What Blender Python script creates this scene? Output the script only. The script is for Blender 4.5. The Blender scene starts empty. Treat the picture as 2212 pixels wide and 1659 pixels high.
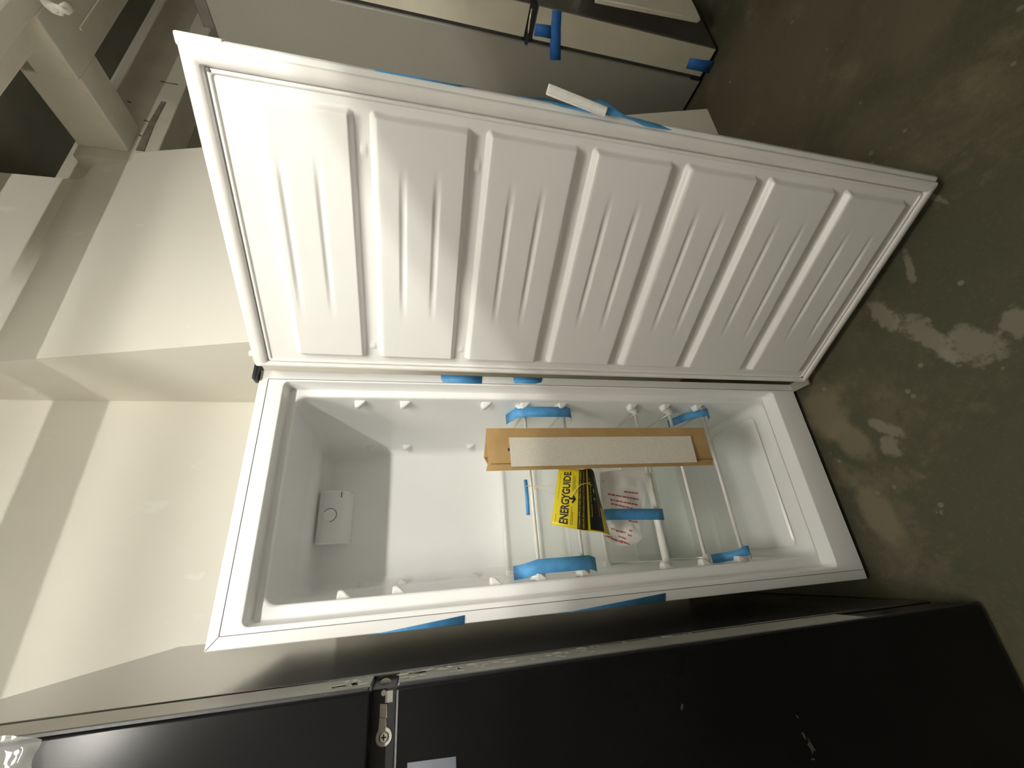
import bpy, bmesh, math, random
from mathutils import Vector, Matrix, noise
random.seed(7)
S = bpy.context.scene
COL = S.collection

# ------------------------------------------------------------------ camera, light, exposure
CAM = Vector((0.10355, -1.07105, 1.33325))
RT = Vector((0.906434, -0.421739, 0.022648))     # to the right as the room stands upright
UP = Vector((0.075733, 0.215059, 0.973660))
FW = Vector((0.415501, 0.880844, -0.226877))
FPX = 874.94
cam_d = bpy.data.cameras.new('camera')
cam_d.sensor_fit = 'HORIZONTAL'; cam_d.sensor_width = 36.0
cam_d.lens = FPX / 2212 * 36.0
cam_d.clip_start = 0.02
cam = bpy.data.objects.new('camera', cam_d); COL.objects.link(cam)
ax, ay, az = -UP, RT, -FW                        # the picture was taken with the phone on its side: up is picture-left
cam.matrix_world = Matrix(((ax.x, ay.x, az.x, CAM.x), (ax.y, ay.y, az.y, CAM.y), (ax.z, ay.z, az.z, CAM.z), (0, 0, 0, 1)))
S.camera = cam

w = bpy.data.worlds.new('world'); S.world = w; w.use_nodes = True
w.node_tree.nodes['Background'].inputs[0].default_value = (1, 0.95, 0.85, 1)
w.node_tree.nodes['Background'].inputs[1].default_value = 0.02
S.view_settings.view_transform = 'Standard'; S.view_settings.look = 'None'
S.view_settings.exposure = 0.2; S.view_settings.gamma = 1.0
S.view_settings.use_curve_mapping = False
LAMP_COLOR = (1.0, 0.965, 0.875)
TUBE_STRENGTH = 240.0
FILL_STRENGTH = 26.0  # added fill light above the aisle
LAMP_Y, LAMP_Z = -2.16, 2.735


def area(name, loc, look, sx, sy, watts, color=LAMP_COLOR):
    l = bpy.data.lights.new(name, 'AREA'); l.shape = 'RECTANGLE'; l.size = sx; l.size_y = sy
    l.energy = watts; l.color = color
    o = bpy.data.objects.new(name, l); COL.objects.link(o)
    o.location = loc
    o.rotation_euler = (Vector(look) - Vector(loc)).to_track_quat('-Z', 'Y').to_euler()
    return o


S.cycles.transparent_max_bounces = 40; S.cycles.max_bounces = 16; S.cycles.diffuse_bounces = 12


# a pixel of the 2212 x 1659 photograph turned into a point on a plane of the room
def ray(px, py):
    u = (1659 - py) - 829.5; v = px - 1106
    return RT * (u / FPX) - UP * (v / FPX) + FW


def at(px, py, axis, val):
    d = ray(px, py); t = (val - CAM[axis]) / d[axis]
    return CAM + d * t


def atx(px, py, v): return at(px, py, 0, v)
def aty(px, py, v): return at(px, py, 1, v)
def atz(px, py, v): return at(px, py, 2, v)


# ------------------------------------------------------------------ materials
def nt(name):
    m = bpy.data.materials.new(name); m.use_nodes = True
    t = m.node_tree
    return m, t, t.nodes['Principled BSDF']


def setp(b, **k):
    names = {'color': 'Base Color', 'rough': 'Roughness', 'metal': 'Metallic', 'spec': 'Specular IOR Level', 'coat': 'Coat Weight',
             'trans': 'Transmission Weight', 'ior': 'IOR', 'alpha': 'Alpha', 'sub': 'Subsurface Weight', 'aniso': 'Anisotropic'}
    for a, v in k.items():
        b.inputs[names[a]].default_value = (*v, 1) if isinstance(v, tuple) else v


def add_bump(t, b, scale, strength, dist=0.002, detail=4, vec=None, stretch=None):
    tc = t.nodes.new('ShaderNodeTexCoord'); n = t.nodes.new('ShaderNodeTexNoise'); bp = t.nodes.new('ShaderNodeBump')
    n.inputs['Scale'].default_value = scale; n.inputs['Detail'].default_value = detail
    bp.inputs['Strength'].default_value = strength; bp.inputs['Distance'].default_value = dist
    if stretch:
        mp = t.nodes.new('ShaderNodeMapping'); mp.inputs['Scale'].default_value = stretch
        t.links.new(tc.outputs['Object'], mp.inputs[0]); t.links.new(mp.outputs[0], n.inputs['Vector'])
    else:
        t.links.new(tc.outputs['Object'], n.inputs['Vector'])
    t.links.new(n.outputs['Fac'], bp.inputs['Height']); t.links.new(bp.outputs[0], b.inputs['Normal'])


def vary(t, b, c1, c2, scale, lo=0.4, hi=0.6, detail=5, stretch=None):
    tc = t.nodes.new('ShaderNodeTexCoord'); n = t.nodes.new('ShaderNodeTexNoise'); r = t.nodes.new('ShaderNodeValToRGB')
    n.inputs['Scale'].default_value = scale; n.inputs['Detail'].default_value = detail
    r.color_ramp.elements[0].position = lo; r.color_ramp.elements[0].color = (*c1, 1)
    r.color_ramp.elements[1].position = hi; r.color_ramp.elements[1].color = (*c2, 1)
    if stretch:
        mp = t.nodes.new('ShaderNodeMapping'); mp.inputs['Scale'].default_value = stretch
        t.links.new(tc.outputs['Object'], mp.inputs[0]); t.links.new(mp.outputs[0], n.inputs['Vector'])
    else:
        t.links.new(tc.outputs['Object'], n.inputs['Vector'])
    t.links.new(n.outputs['Fac'], r.inputs[0]); t.links.new(r.outputs[0], b.inputs['Base Color'])
    return r


def plain(name, color, rough=0.5, metal=0.0, c2=None, scale=30, bump=None, **k):
    m, t, b = nt(name); setp(b, color=color, rough=rough, metal=metal, **k)
    if c2: vary(t, b, color, c2, scale)
    if bump: add_bump(t, b, *bump)
    return m


M = {}
M['enamel'] = plain('white_enamel', (0.80, 0.80, 0.79), 0.38, c2=(0.82, 0.82, 0.81), scale=3)
M['liner'] = plain('white_liner_plastic', (0.87, 0.875, 0.875), 0.24, c2=(0.89, 0.89, 0.885), scale=4)
M['door_liner'] = plain('white_door_plastic', (0.82, 0.815, 0.80), 0.36, c2=(0.84, 0.835, 0.82), scale=4)
M['gasket'] = plain('white_gasket_vinyl', (0.82, 0.80, 0.78), 0.5, c2=(0.85, 0.83, 0.805), scale=8)
M['knob'] = plain('white_moulded_plastic', (0.80, 0.80, 0.79), 0.3, c2=(0.82, 0.82, 0.8), scale=10)
M['seam'] = plain('dark_seam', (0.16, 0.15, 0.15), 0.7, c2=(0.2, 0.19, 0.18))
M['rod'] = plain('white_coated_rod', (0.82, 0.81, 0.76), 0.3, c2=(0.84, 0.83, 0.79), scale=9)
M['blue_tape'] = plain('blue_tape', (0.075, 0.30, 0.62), 0.55, c2=(0.095, 0.34, 0.66), scale=40, bump=(160, 0.25, 0.001))
M['deep_tape'] = plain('deep_blue_tape', (0.02, 0.13, 0.45), 0.6, c2=(0.025, 0.15, 0.5), scale=40, bump=(160, 0.25, 0.001))
M['card'] = plain('brown_cardboard', (0.44, 0.28, 0.115), 0.85, c2=(0.49, 0.32, 0.14), scale=14, bump=(220, 0.15, 0.001))
M['card_edge'] = plain('cut_cardboard', (0.22, 0.13, 0.05), 0.9, c2=(0.28, 0.17, 0.07), scale=60)
M['foam'] = plain('white_foam', (0.72, 0.68, 0.58), 0.9, c2=(0.76, 0.72, 0.62), scale=120, bump=(260, 0.4, 0.002))
M['bright_foam'] = plain('bright_foam', (0.84, 0.83, 0.78), 0.8, c2=(0.88, 0.87, 0.82), scale=120, bump=(260, 0.3, 0.002))
M['yellow'] = plain('yellow_card', (0.82, 0.66, 0.012), 0.4, c2=(0.85, 0.69, 0.02), scale=6)
M['string'] = plain('yellow_string', (0.75, 0.62, 0.15), 0.5, c2=(0.85, 0.75, 0.3), scale=40)
M['ink'] = plain('black_ink', (0.012, 0.011, 0.009), 0.5, c2=(0.016, 0.014, 0.012))
M['brown_ink'] = plain('dark_print', (0.03, 0.022, 0.012), 0.35, c2=(0.036, 0.028, 0.014), scale=9)
M['yellow_ink'] = plain('yellow_print', (0.6, 0.5, 0.04), 0.5, c2=(0.64, 0.53, 0.05))
M['red_ink'] = plain('red_print', (0.50, 0.10, 0.09), 0.6, c2=(0.56, 0.16, 0.14), scale=80)
M['wood'] = plain('white_painted_timber', (0.70, 0.675, 0.59), 0.6, c2=(0.77, 0.745, 0.66), scale=5, bump=(9, 0.35, 0.01))
M['crack'] = plain('dark_crack', (0.20, 0.18, 0.14), 0.9, c2=(0.26, 0.24, 0.19))
M['black_plastic'] = plain('black_plastic', (0.012, 0.012, 0.014), 0.45, c2=(0.016, 0.016, 0.018))
M['steel'] = plain('zinc_steel', (0.62, 0.60, 0.54), 0.3, 0.85, c2=(0.7, 0.68, 0.6), scale=20)
M['cream_steel'] = plain('cream_hinge_paint', (0.55, 0.53, 0.44), 0.5, c2=(0.62, 0.6, 0.5), scale=20)
M['lamp_white'] = plain('lamp_enamel', (0.8, 0.8, 0.78), 0.4, c2=(0.82, 0.82, 0.8))
M['gray_panel'] = plain('grey_textured_steel', (0.235, 0.225, 0.195), 0.42, c2=(0.25, 0.24, 0.21), scale=200, bump=(500, 0.08, 0.001))
M['gray_front'] = plain('dark_stainless', (0.16, 0.155, 0.14), 0.35, 0.6, c2=(0.18, 0.175, 0.16))
M['tan_edge'] = plain('stainless_edge', (0.54, 0.505, 0.41), 0.4, 0.2, c2=(0.58, 0.545, 0.445), scale=8)
M['dark_rubber'] = plain('dark_rubber', (0.03, 0.028, 0.025), 0.6, c2=(0.04, 0.037, 0.03))
M['sticker'] = plain('grey_sticker', (0.16, 0.17, 0.21), 0.4, c2=(0.18, 0.19, 0.23))
M['scuff'] = plain('pale_scuffs', (0.55, 0.53, 0.46), 0.8, c2=(0.66, 0.64, 0.56), scale=60)
M['smudge'] = plain('faint_smudge', (0.045, 0.045, 0.042), 0.7, c2=(0.06, 0.06, 0.055), scale=90)
M['pen'] = plain('navy_pen', (0.035, 0.035, 0.12), 0.5, c2=(0.05, 0.05, 0.15))

# wall paint
m, t, b = nt('white_wall_paint'); setp(b, rough=0.62)
vary(t, b, (0.895, 0.868, 0.785), (0.925, 0.90, 0.825), 1.7, 0.35, 0.7)
rr_ = [n for n in t.nodes if n.type == 'VALTORGB'][0]
n2 = t.nodes.new('ShaderNodeTexNoise'); n2.inputs['Scale'].default_value = 7.0; n2.inputs['Detail'].default_value = 3
mp2 = t.nodes.new('ShaderNodeMapping'); mp2.inputs['Scale'].default_value = (1.6, 1.0, 0.8)
tc2 = t.nodes.new('ShaderNodeTexCoord'); t.links.new(tc2.outputs['Object'], mp2.inputs[0]); t.links.new(mp2.outputs[0], n2.inputs['Vector'])
mr2 = t.nodes.new('ShaderNodeMapRange'); mr2.inputs[1].default_value = 0.67; mr2.inputs[2].default_value = 0.72; t.links.new(n2.outputs['Fac'], mr2.inputs[0])
mx2 = t.nodes.new('ShaderNodeMix'); mx2.data_type = 'RGBA'; mx2.inputs[7].default_value = (0.95, 0.935, 0.88, 1)
t.links.new(mr2.outputs[0], mx2.inputs[0]); t.links.new(rr_.outputs[0], mx2.inputs[6]); t.links.new(mx2.outputs[2], b.inputs['Base Color'])
add_bump(t, b, 6, 0.12, 0.012, 6); M['wall'] = m

# bare dark plaster behind the framing
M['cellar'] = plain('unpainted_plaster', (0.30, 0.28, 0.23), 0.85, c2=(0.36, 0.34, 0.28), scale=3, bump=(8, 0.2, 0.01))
M['cavity'] = plain('shaded_subfloor', (0.17, 0.16, 0.125), 0.9, c2=(0.22, 0.205, 0.165), scale=3)  # base colour darkened to carry the shade of the deep gap

# dark brushed steel, vertical smear
m, t, b = nt('black_brushed_steel'); setp(b, color=(0.26, 0.255, 0.24), rough=0.17, metal=0.95, aniso=0.0)
vary(t, b, (0.17, 0.167, 0.157), (0.20, 0.196, 0.185), 24, 0.35, 0.65, 4, (6, 6, 0.15))
add_bump(t, b, 60, 0.10, 0.0008, 3, None, (1, 1, 0.02)); M['black_side'] = m
m, t, b = nt('black_gloss_steel'); setp(b, color=(0.006, 0.006, 0.0065), rough=0.2, metal=0.0, spec=0.2)
vary(t, b, (0.005, 0.005, 0.0055), (0.007, 0.007, 0.0075), 5, 0.3, 0.7); M['black_front'] = m
m, t, b = nt('black_enamel'); setp(b, color=(0.006, 0.006, 0.006), rough=0.4, spec=0.3)
vary(t, b, (0.005, 0.005, 0.005), (0.007, 0.007, 0.0075), 5, 0.3, 0.7); M['black_enamel'] = m
m, t, b = nt('grey_door_edge'); setp(b, color=(0.30, 0.285, 0.25), rough=0.4, metal=0.3)
vary(t, b, (0.28, 0.265, 0.23), (0.33, 0.315, 0.275), 12, 0.3, 0.7); M['grey_edge'] = m


def thin_glass(name, tint, refl=1.0, rough=0.0, haze=0.0, haze_col=(0.8, 0.8, 0.78)):
    m = bpy.data.materials.new(name); m.use_nodes = True; t = m.node_tree; t.nodes.clear()
    o = t.nodes.new('ShaderNodeOutputMaterial'); mix = t.nodes.new('ShaderNodeMixShader')
    tr = t.nodes.new('ShaderNodeBsdfTransparent'); gl = t.nodes.new('ShaderNodeBsdfGlossy'); fr = t.nodes.new('ShaderNodeFresnel')
    tr.inputs[0].default_value = (*tint, 1); gl.inputs['Roughness'].default_value = rough
    gl.inputs[0].default_value = (refl, refl, refl, 1); fr.inputs[0].default_value = 1.5
    tc = t.nodes.new('ShaderNodeTexCoord'); n = t.nodes.new('ShaderNodeTexNoise'); n.inputs['Scale'].default_value = 6
    t.links.new(tc.outputs['Object'], n.inputs['Vector'])
    ge = t.nodes.new('ShaderNodeNewGeometry'); mu = t.nodes.new('ShaderNodeMath'); mu.operation = 'SUBTRACT'; mu.use_clamp = True
    t.links.new(fr.outputs[0], mu.inputs[0]); t.links.new(ge.outputs['Backfacing'], mu.inputs[1])
    t.links.new(mu.outputs[0], mix.inputs[0]); t.links.new(gl.outputs[0], mix.inputs[2])
    if haze:
        df = t.nodes.new('ShaderNodeBsdfDiffuse'); df.inputs[0].default_value = (*haze_col, 1)
        m2 = t.nodes.new('ShaderNodeMixShader')
        mr = t.nodes.new('ShaderNodeMapRange'); mr.inputs['To Min'].default_value = haze * 0.8; mr.inputs['To Max'].default_value = haze * 1.2
        t.links.new(n.outputs['Fac'], mr.inputs[0]); t.links.new(mr.outputs[0], m2.inputs[0])
        t.links.new(tr.outputs[0], m2.inputs[1]); t.links.new(df.outputs[0], m2.inputs[2]); t.links.new(m2.outputs[0], mix.inputs[1])
    else:
        t.links.new(tr.outputs[0], mix.inputs[1])
    t.links.new(mix.outputs[0], o.inputs[0])
    return m


M['glass'] = thin_glass('shelf_glass', (0.955, 0.963, 0.955))
M['film'] = thin_glass('clear_film', (0.92, 0.92, 0.9), 1.0, 0.08, 0.18)
M['bag'] = thin_glass('milky_plastic', (0.85, 0.85, 0.84), 0.8, 0.15, 0.74, (0.92, 0.91, 0.89))

m = bpy.data.materials.new('lit_tube'); m.use_nodes = True; t = m.node_tree; t.nodes.clear()
o_ = t.nodes.new('ShaderNodeOutputMaterial'); e_ = t.nodes.new('ShaderNodeEmission')
e_.inputs[0].default_value = (*LAMP_COLOR, 1); e_.inputs[1].default_value = TUBE_STRENGTH
t.links.new(e_.outputs[0], o_.inputs[0]); M['tube'] = m

m = bpy.data.materials.new('fill_glow'); m.use_nodes = True; t = m.node_tree; t.nodes.clear()
o_ = t.nodes.new('ShaderNodeOutputMaterial'); e_ = t.nodes.new('ShaderNodeEmission')
e_.inputs[0].default_value = (*LAMP_COLOR, 1); e_.inputs[1].default_value = FILL_STRENGTH
t.links.new(e_.outputs[0], o_.inputs[0]); M['panel'] = m

# floor: dark olive paint worn to brown, with pale plaster splashes
m, t, b = nt('worn_concrete_floor'); setp(b, rough=0.6, spec=0.25)
N = t.nodes; Lk = t.links
tc = N.new('ShaderNodeTexCoord')


def noise_n(scale, detail=6, rough=0.6, dist=0.0, loc=(0, 0, 0)):
    mp = N.new('ShaderNodeMapping'); mp.inputs['Location'].default_value = loc
    Lk.new(tc.outputs['Object'], mp.inputs[0])
    n = N.new('ShaderNodeTexNoise'); n.inputs['Scale'].default_value = scale; n.inputs['Detail'].default_value = detail
    n.inputs['Roughness'].default_value = rough; n.inputs['Distortion'].default_value = dist
    Lk.new(mp.outputs[0], n.inputs['Vector']); return n.outputs['Fac']


def ramp(fac, lo, hi, inv=False):
    r = N.new('ShaderNodeMapRange'); r.interpolation_type = 'SMOOTHSTEP'
    r.inputs[1].default_value = lo; r.inputs[2].default_value = hi
    r.inputs[3].default_value = 1.0 if inv else 0.0; r.inputs[4].default_value = 0.0 if inv else 1.0
    Lk.new(fac, r.inputs[0]); return r.outputs[0]


def math_n(op, a, c):
    q = N.new('ShaderNodeMath'); q.operation = op
    for i, v in enumerate((a, c)):
        if isinstance(v, (int, float)): q.inputs[i].default_value = v
        else: Lk.new(v, q.inputs[i])
    return q.outputs[0]


def mixc(fac, a, c):
    q = N.new('ShaderNodeMix'); q.data_type = 'RGBA'
    if isinstance(fac, (int, float)): q.inputs[0].default_value = fac
    else: Lk.new(fac, q.inputs[0])
    for i, v in ((6, a), (7, c)):
        if isinstance(v, tuple): q.inputs[i].default_value = (*v, 1)
        else: Lk.new(v, q.inputs[i])
    return q.outputs[2]


def blob(x, y, rx, ry, rot=0.0, warp=0.25):
    """soft worn patch at a place on the floor, its outline broken up by noise"""
    mp = N.new('ShaderNodeMapping'); mp.vector_type = 'TEXTURE'
    mp.inputs['Location'].default_value = (x, y, 0); mp.inputs['Rotation'].default_value = (0, 0, rot); mp.inputs['Scale'].default_value = (rx, ry, 1)
    Lk.new(tc.outputs['Object'], mp.inputs[0])
    ln = N.new('ShaderNodeVectorMath'); ln.operation = 'LENGTH'; Lk.new(mp.outputs[0], ln.inputs[0])
    return math_n('ADD', ln.outputs['Value'], math_n('MULTIPLY', math_n('SUBTRACT', noise_n(22, 8, 0.65), 0.5), warp * 8))


green = (0.068, 0.068, 0.040); brown = (0.110, 0.097, 0.063); tan = (0.190, 0.160, 0.105); pale = (0.245, 0.222, 0.176)
c = mixc(ramp(noise_n(1.6, 6, 0.6, 0.4), 0.42, 0.60), green, brown)
c = mixc(math_n('MULTIPLY', ramp(noise_n(5, 8, 0.7), 0.52, 0.72), 0.55), c, tan)
c = mixc(math_n('MULTIPLY', ramp(blob(0.62, -0.62, 0.36, 0.34), 0.7, 1.2, True), 0.8), c, green)
c = mixc(math_n('MULTIPLY', ramp(blob(0.12, -0.42, 0.30, 0.26), 0.7, 1.2, True), 0.8), c, green)
for (x, y, rx, ry, r) in ((0.50, -0.055, 0.10, 0.075, 0.3), (0.40, -0.10, 0.09, 0.05, 0.5), (0.17, -0.09, 0.10, 0.05, 0.2)):
    c = mixc(math_n('MULTIPLY', ramp(blob(x, y, rx, ry, r, 0.12), 0.6, 1.15, True), 0.75), c, tan)
for (x, y, rx, ry, r) in ((0.60, -0.40, 0.11, 0.035, 0.35), (0.52, -0.475, 0.07, 0.05, 0.9), (0.70, -0.34, 0.07, 0.03, 0.2), (0.53, -0.56, 0.05, 0.03, 0),
                          (0.40, -0.205, 0.06, 0.022, 0.8), (0.345, -0.20, 0.04, 0.03, 0.2), (0.79, -0.45, 0.05, 0.014, -0.2), (0.92, -0.57, 0.05, 0.01, 0.4)):
    c = mixc(math_n('MULTIPLY', ramp(blob(x, y, rx, ry, r, 0.3), 0.55, 1.0, True), 0.6), c, pale)
dots = N.new('ShaderNodeTexVoronoi'); dots.inputs['Scale'].default_value = 19; Lk.new(tc.outputs['Object'], dots.inputs['Vector'])
keep = ramp(noise_n(7.3, 2, 0.5, 0, (3, 1, 0)), 0.56, 0.6)
c = mixc(math_n('MULTIPLY', math_n('MULTIPLY', ramp(dots.outputs['Distance'], 0.10, 0.16, True), keep), 0.55), c, pale)
d2 = N.new('ShaderNodeTexVoronoi'); d2.inputs['Scale'].default_value = 9; Lk.new(tc.outputs['Object'], d2.inputs['Vector'])
c = mixc(math_n('MULTIPLY', math_n('MULTIPLY', ramp(d2.outputs['Distance'], 0.022, 0.034, True), ramp(noise_n(5.1, 2, 0.5, 0, (7, 2, 0)), 0.5, 0.55)), 0.9), c, (0.62, 0.60, 0.52))
c = mixc(math_n('MULTIPLY', ramp(noise_n(90, 3), 0.5, 0.75), 0.18), c, tan)
Lk.new(c, b.inputs['Base Color'])
bp = N.new('ShaderNodeBump'); bp.inputs['Strength'].default_value = 0.3; bp.inputs['Distance'].default_value = 0.004
Lk.new(noise_n(14, 8, 0.65), bp.inputs['Height']); Lk.new(bp.outputs[0], b.inputs['Normal'])
M['floor'] = m


# ------------------------------------------------------------------ mesh helpers
class MB:
    def __init__(self): self.v = []; self.f = []; self.smooth = []

    def add(self, vs, fs, smooth=False):
        o = len(self.v); self.v += [tuple(p) for p in vs]
        self.f += [tuple(i + o for i in q) for q in fs]; self.smooth += [smooth] * len(fs); return self

    def box(self, x0, x1, y0, y1, z0, z1, X=None):
        vs = [Vector((x, y, z)) for x in (x0, x1) for y in (y0, y1) for z in (z0, z1)]
        if X: vs = [X(v) for v in vs]
        return self.add(vs, [(0, 1, 3, 2), (4, 6, 7, 5), (0, 4, 5, 1), (2, 3, 7, 6), (0, 2, 6, 4), (1, 5, 7, 3)])

    def hexa(self, a, c):
        """two quads (a, c) of four points each joined into a solid"""
        vs = list(a) + list(c)
        return self.add(vs, [(3, 2, 1, 0), (4, 5, 6, 7), (0, 1, 5, 4), (1, 2, 6, 5), (2, 3, 7, 6), (3, 0, 4, 7)])

    def tube(self, pts, r, n=10, cap=True, rad=None):
        pts = [Vector(p) for p in pts]; rings = []
        for i, p in enumerate(pts):
            d = (pts[min(i + 1, len(pts) - 1)] - pts[max(i - 1, 0)]).normalized()
            a = d.cross(Vector((0.13, 0.2, 1)))
            if a.length < 0.05: a = d.cross(Vector((1, 0, 0)))
            a.normalize(); e = d.cross(a); rr = rad[i] if rad else r
            rings.append([p + (a * math.cos(2 * math.pi * k / n) + e * math.sin(2 * math.pi * k / n)) * rr for k in range(n)])
        vs = [q for g in rings for q in g]; fs = []
        for i in range(len(rings) - 1):
            for k in range(n):
                fs.append((i * n + k, i * n + (k + 1) % n, (i + 1) * n + (k + 1) % n, (i + 1) * n + k))
        self.add(vs, fs, True)
        if cap:
            o = len(self.v) - len(vs)
            self.f += [tuple(o + k for k in range(n))[::-1], tuple(o + (len(rings) - 1) * n + k for k in range(n))]; self.smooth += [False, False]
        return self

    def loops(self, rings, smooth=True, closed_ring=True, cap0=False, cap1=False):
        n = len(rings[0]); vs = [q for g in rings for q in g]; fs = []
        for i in range(len(rings) - 1):
            for k in range(n if closed_ring else n - 1):
                fs.append((i * n + k, i * n + (k + 1) % n, (i + 1) * n + (k + 1) % n, (i + 1) * n + k))
        self.add(vs, fs, smooth); o = len(self.v) - len(vs)
        if cap0: self.f.append(tuple(o + k for k in range(n))[::-1]); self.smooth.append(False)
        if cap1: self.f.append(tuple(o + (len(rings) - 1) * n + k for k in range(n))); self.smooth.append(False)
        return self

    def grid(self, fn, nu, nv, smooth=True):
        vs = [fn(i / nu, j / nv) for j in range(nv + 1) for i in range(nu + 1)]
        fs = [(j * (nu + 1) + i, j * (nu + 1) + i + 1, (j + 1) * (nu + 1) + i + 1, (j + 1) * (nu + 1) + i) for j in range(nv) for i in range(nu)]
        return self.add(vs, fs, smooth)

    def prism(self, poly, fn, smooth=False):
        """poly of 2D points; fn(a, b, side) -> 3D for side 0 / 1"""
        n = len(poly); A = [fn(a, c, 0) for a, c in poly]; B = [fn(a, c, 1) for a, c in poly]
        fs = [tuple(range(n))[::-1], tuple(range(n, 2 * n))] + [(i, (i + 1) % n, n + (i + 1) % n, n + i) for i in range(n)]
        return self.add(A + B, fs, smooth)

    def build(self, name, mat, parent=None, bevel=0.0, seg=2, solid=0.0, recalc=True):
        me = bpy.data.meshes.new(name); me.from_pydata([tuple(p) for p in self.v], [], self.f); me.update()
        for p, s in zip(me.polygons, self.smooth): p.use_smooth = s
        if recalc:
            bm = bmesh.new(); bm.from_mesh(me); bmesh.ops.recalc_face_normals(bm, faces=bm.faces); bm.to_mesh(me); bm.free()
        me.materials.append(M[mat] if isinstance(mat, str) else mat)
        o = bpy.data.objects.new(name, me); COL.objects.link(o)
        if parent:
            o.parent = parent; o.matrix_parent_inverse = world_of(parent).inverted()
        if solid:
            k = o.modifiers.new('thickness', 'SOLIDIFY'); k.thickness = solid; k.offset = 0
        if bevel:
            k = o.modifiers.new('edges', 'BEVEL'); k.width = bevel; k.segments = seg; k.limit_method = 'ANGLE'; k.angle_limit = 0.6
            k.harden_normals = False
            for p in me.polygons: p.use_smooth = True
            try: me.set_sharp_from_angle(angle=0.9)
            except Exception: pass
        return o


def world_of(o):
    mtx = Matrix.Translation(o.location) @ o.rotation_euler.to_matrix().to_4x4()
    if o.parent: mtx = world_of(o.parent) @ o.matrix_parent_inverse @ mtx
    return mtx


def tag(o, label=None, cat=None, group=None, kind=None):
    if label: o['label'] = label
    if cat: o['category'] = cat
    if group: o['group'] = group
    if kind: o['kind'] = kind
    return o


def empty(name, loc, label, cat, group=None):
    o = bpy.data.objects.new(name, None); COL.objects.link(o); o.location = loc; o.empty_display_size = 0.05
    return tag(o, label, cat, group)


def struct(mb, name, mat, label=None, **k): return tag(mb.build(name, mat, **k), label, None, None, 'structure')


def rrect(x0, x1, z0, z1, r, n=6):
    """rounded rectangle, anticlockwise from the lower left"""
    pts = []
    for cx, cz, a0 in ((x1 - r, z0 + r, -90), (x1 - r, z1 - r, 0), (x0 + r, z1 - r, 90), (x0 + r, z0 + r, 180)):
        for k in range(n + 1):
            a = math.radians(a0 + 90 * k / n); pts.append((cx + r * math.cos(a), cz + r * math.sin(a)))
    return pts


def sstep(a, c, x):
    u = min(1, max(0, (x - a) / (c - a))); return u * u * (3 - 2 * u)


def text_mesh(body, size=1.0, bold=0.0, spacing=1.0):
    cu = bpy.data.curves.new('print', 'FONT'); cu.body = body; cu.size = size; cu.offset = bold; cu.space_character = spacing
    cu.resolution_u = 3
    o = bpy.data.objects.new('print', cu); COL.objects.link(o)
    dg = bpy.context.evaluated_depsgraph_get(); me = bpy.data.meshes.new_from_object(o.evaluated_get(dg))
    vs = [v.co.copy() for v in me.vertices]; fs = [tuple(p.vertices) for p in me.polygons]
    bpy.data.objects.remove(o); bpy.data.meshes.remove(me); bpy.data.curves.remove(cu)
    x0 = min(v.x for v in vs); x1 = max(v.x for v in vs); y0 = min(v.y for v in vs); y1 = max(v.y for v in vs)
    return [((v.x - x0) / (x1 - x0), (v.y - y0) / (y1 - y0)) for v in vs], fs


# ------------------------------------------------------------------ the room
X0, X1, Y0, Y1, ZC = -3.2, 4.9, -5.2, 0.96, 3.30
struct(MB().box(X0 - 0.1, X1 + 0.1, Y0 - 0.1, Y1 + 0.1, -0.1, 0.0), 'floor', 'floor')
struct(MB().box(X0, X1, Y1, Y1 + 0.1, 0, ZC), 'wall_back', 'wall')
struct(MB().box(X0 - 0.1, X0, Y0, Y1, 0, ZC), 'wall_left', 'wall')
struct(MB().box(X1, X1 + 0.1, Y0, Y1, 0, ZC), 'wall_right', 'wall')
struct(MB().box(X0, X1, Y0 - 0.1, Y0, 0, ZC), 'wall_front', 'wall')
struct(MB().box(X0 - 0.1, X1 + 0.1, Y0 - 0.1, Y1 + 0.1, ZC, ZC + 0.1), 'ceiling', 'cellar')

# battered concrete pier between the freezer and the grey refrigerator
BX0, BX1, BK, BY = 0.931, 2.052, 0.25, -0.11
mb = MB()
def py_(z): return BY + BK * z
rows = [(0.0, BX0, BX1), (1.3, BX0, BX1), (2.56, BX0, BX1), (2.835, BX0, BX1 - 0.012), (2.862, BX0, 1.897), (2.90, BX0, 1.893), (3.14, BX0, 1.885), (ZC, BX0, 1.88)]
rings = []
for z, a, c in rows:
    yf = py_(min(z, 2.90))
    rings.append([(a, yf, z), (c, yf, z), (c, 0.958, z), (a, 0.958, z)])
mb.loops(rings, smooth=False, cap0=True, cap1=True)
struct(mb, 'wall_pier', 'wall')

# timber framing under the floor above
def beam(name, x0, x1, y0, y1, z0, z1, bevel=0.006, mat='wood'):
    return struct(MB().box(x0, x1, y0, y1, z0, z1), name, mat, bevel=bevel)


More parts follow.
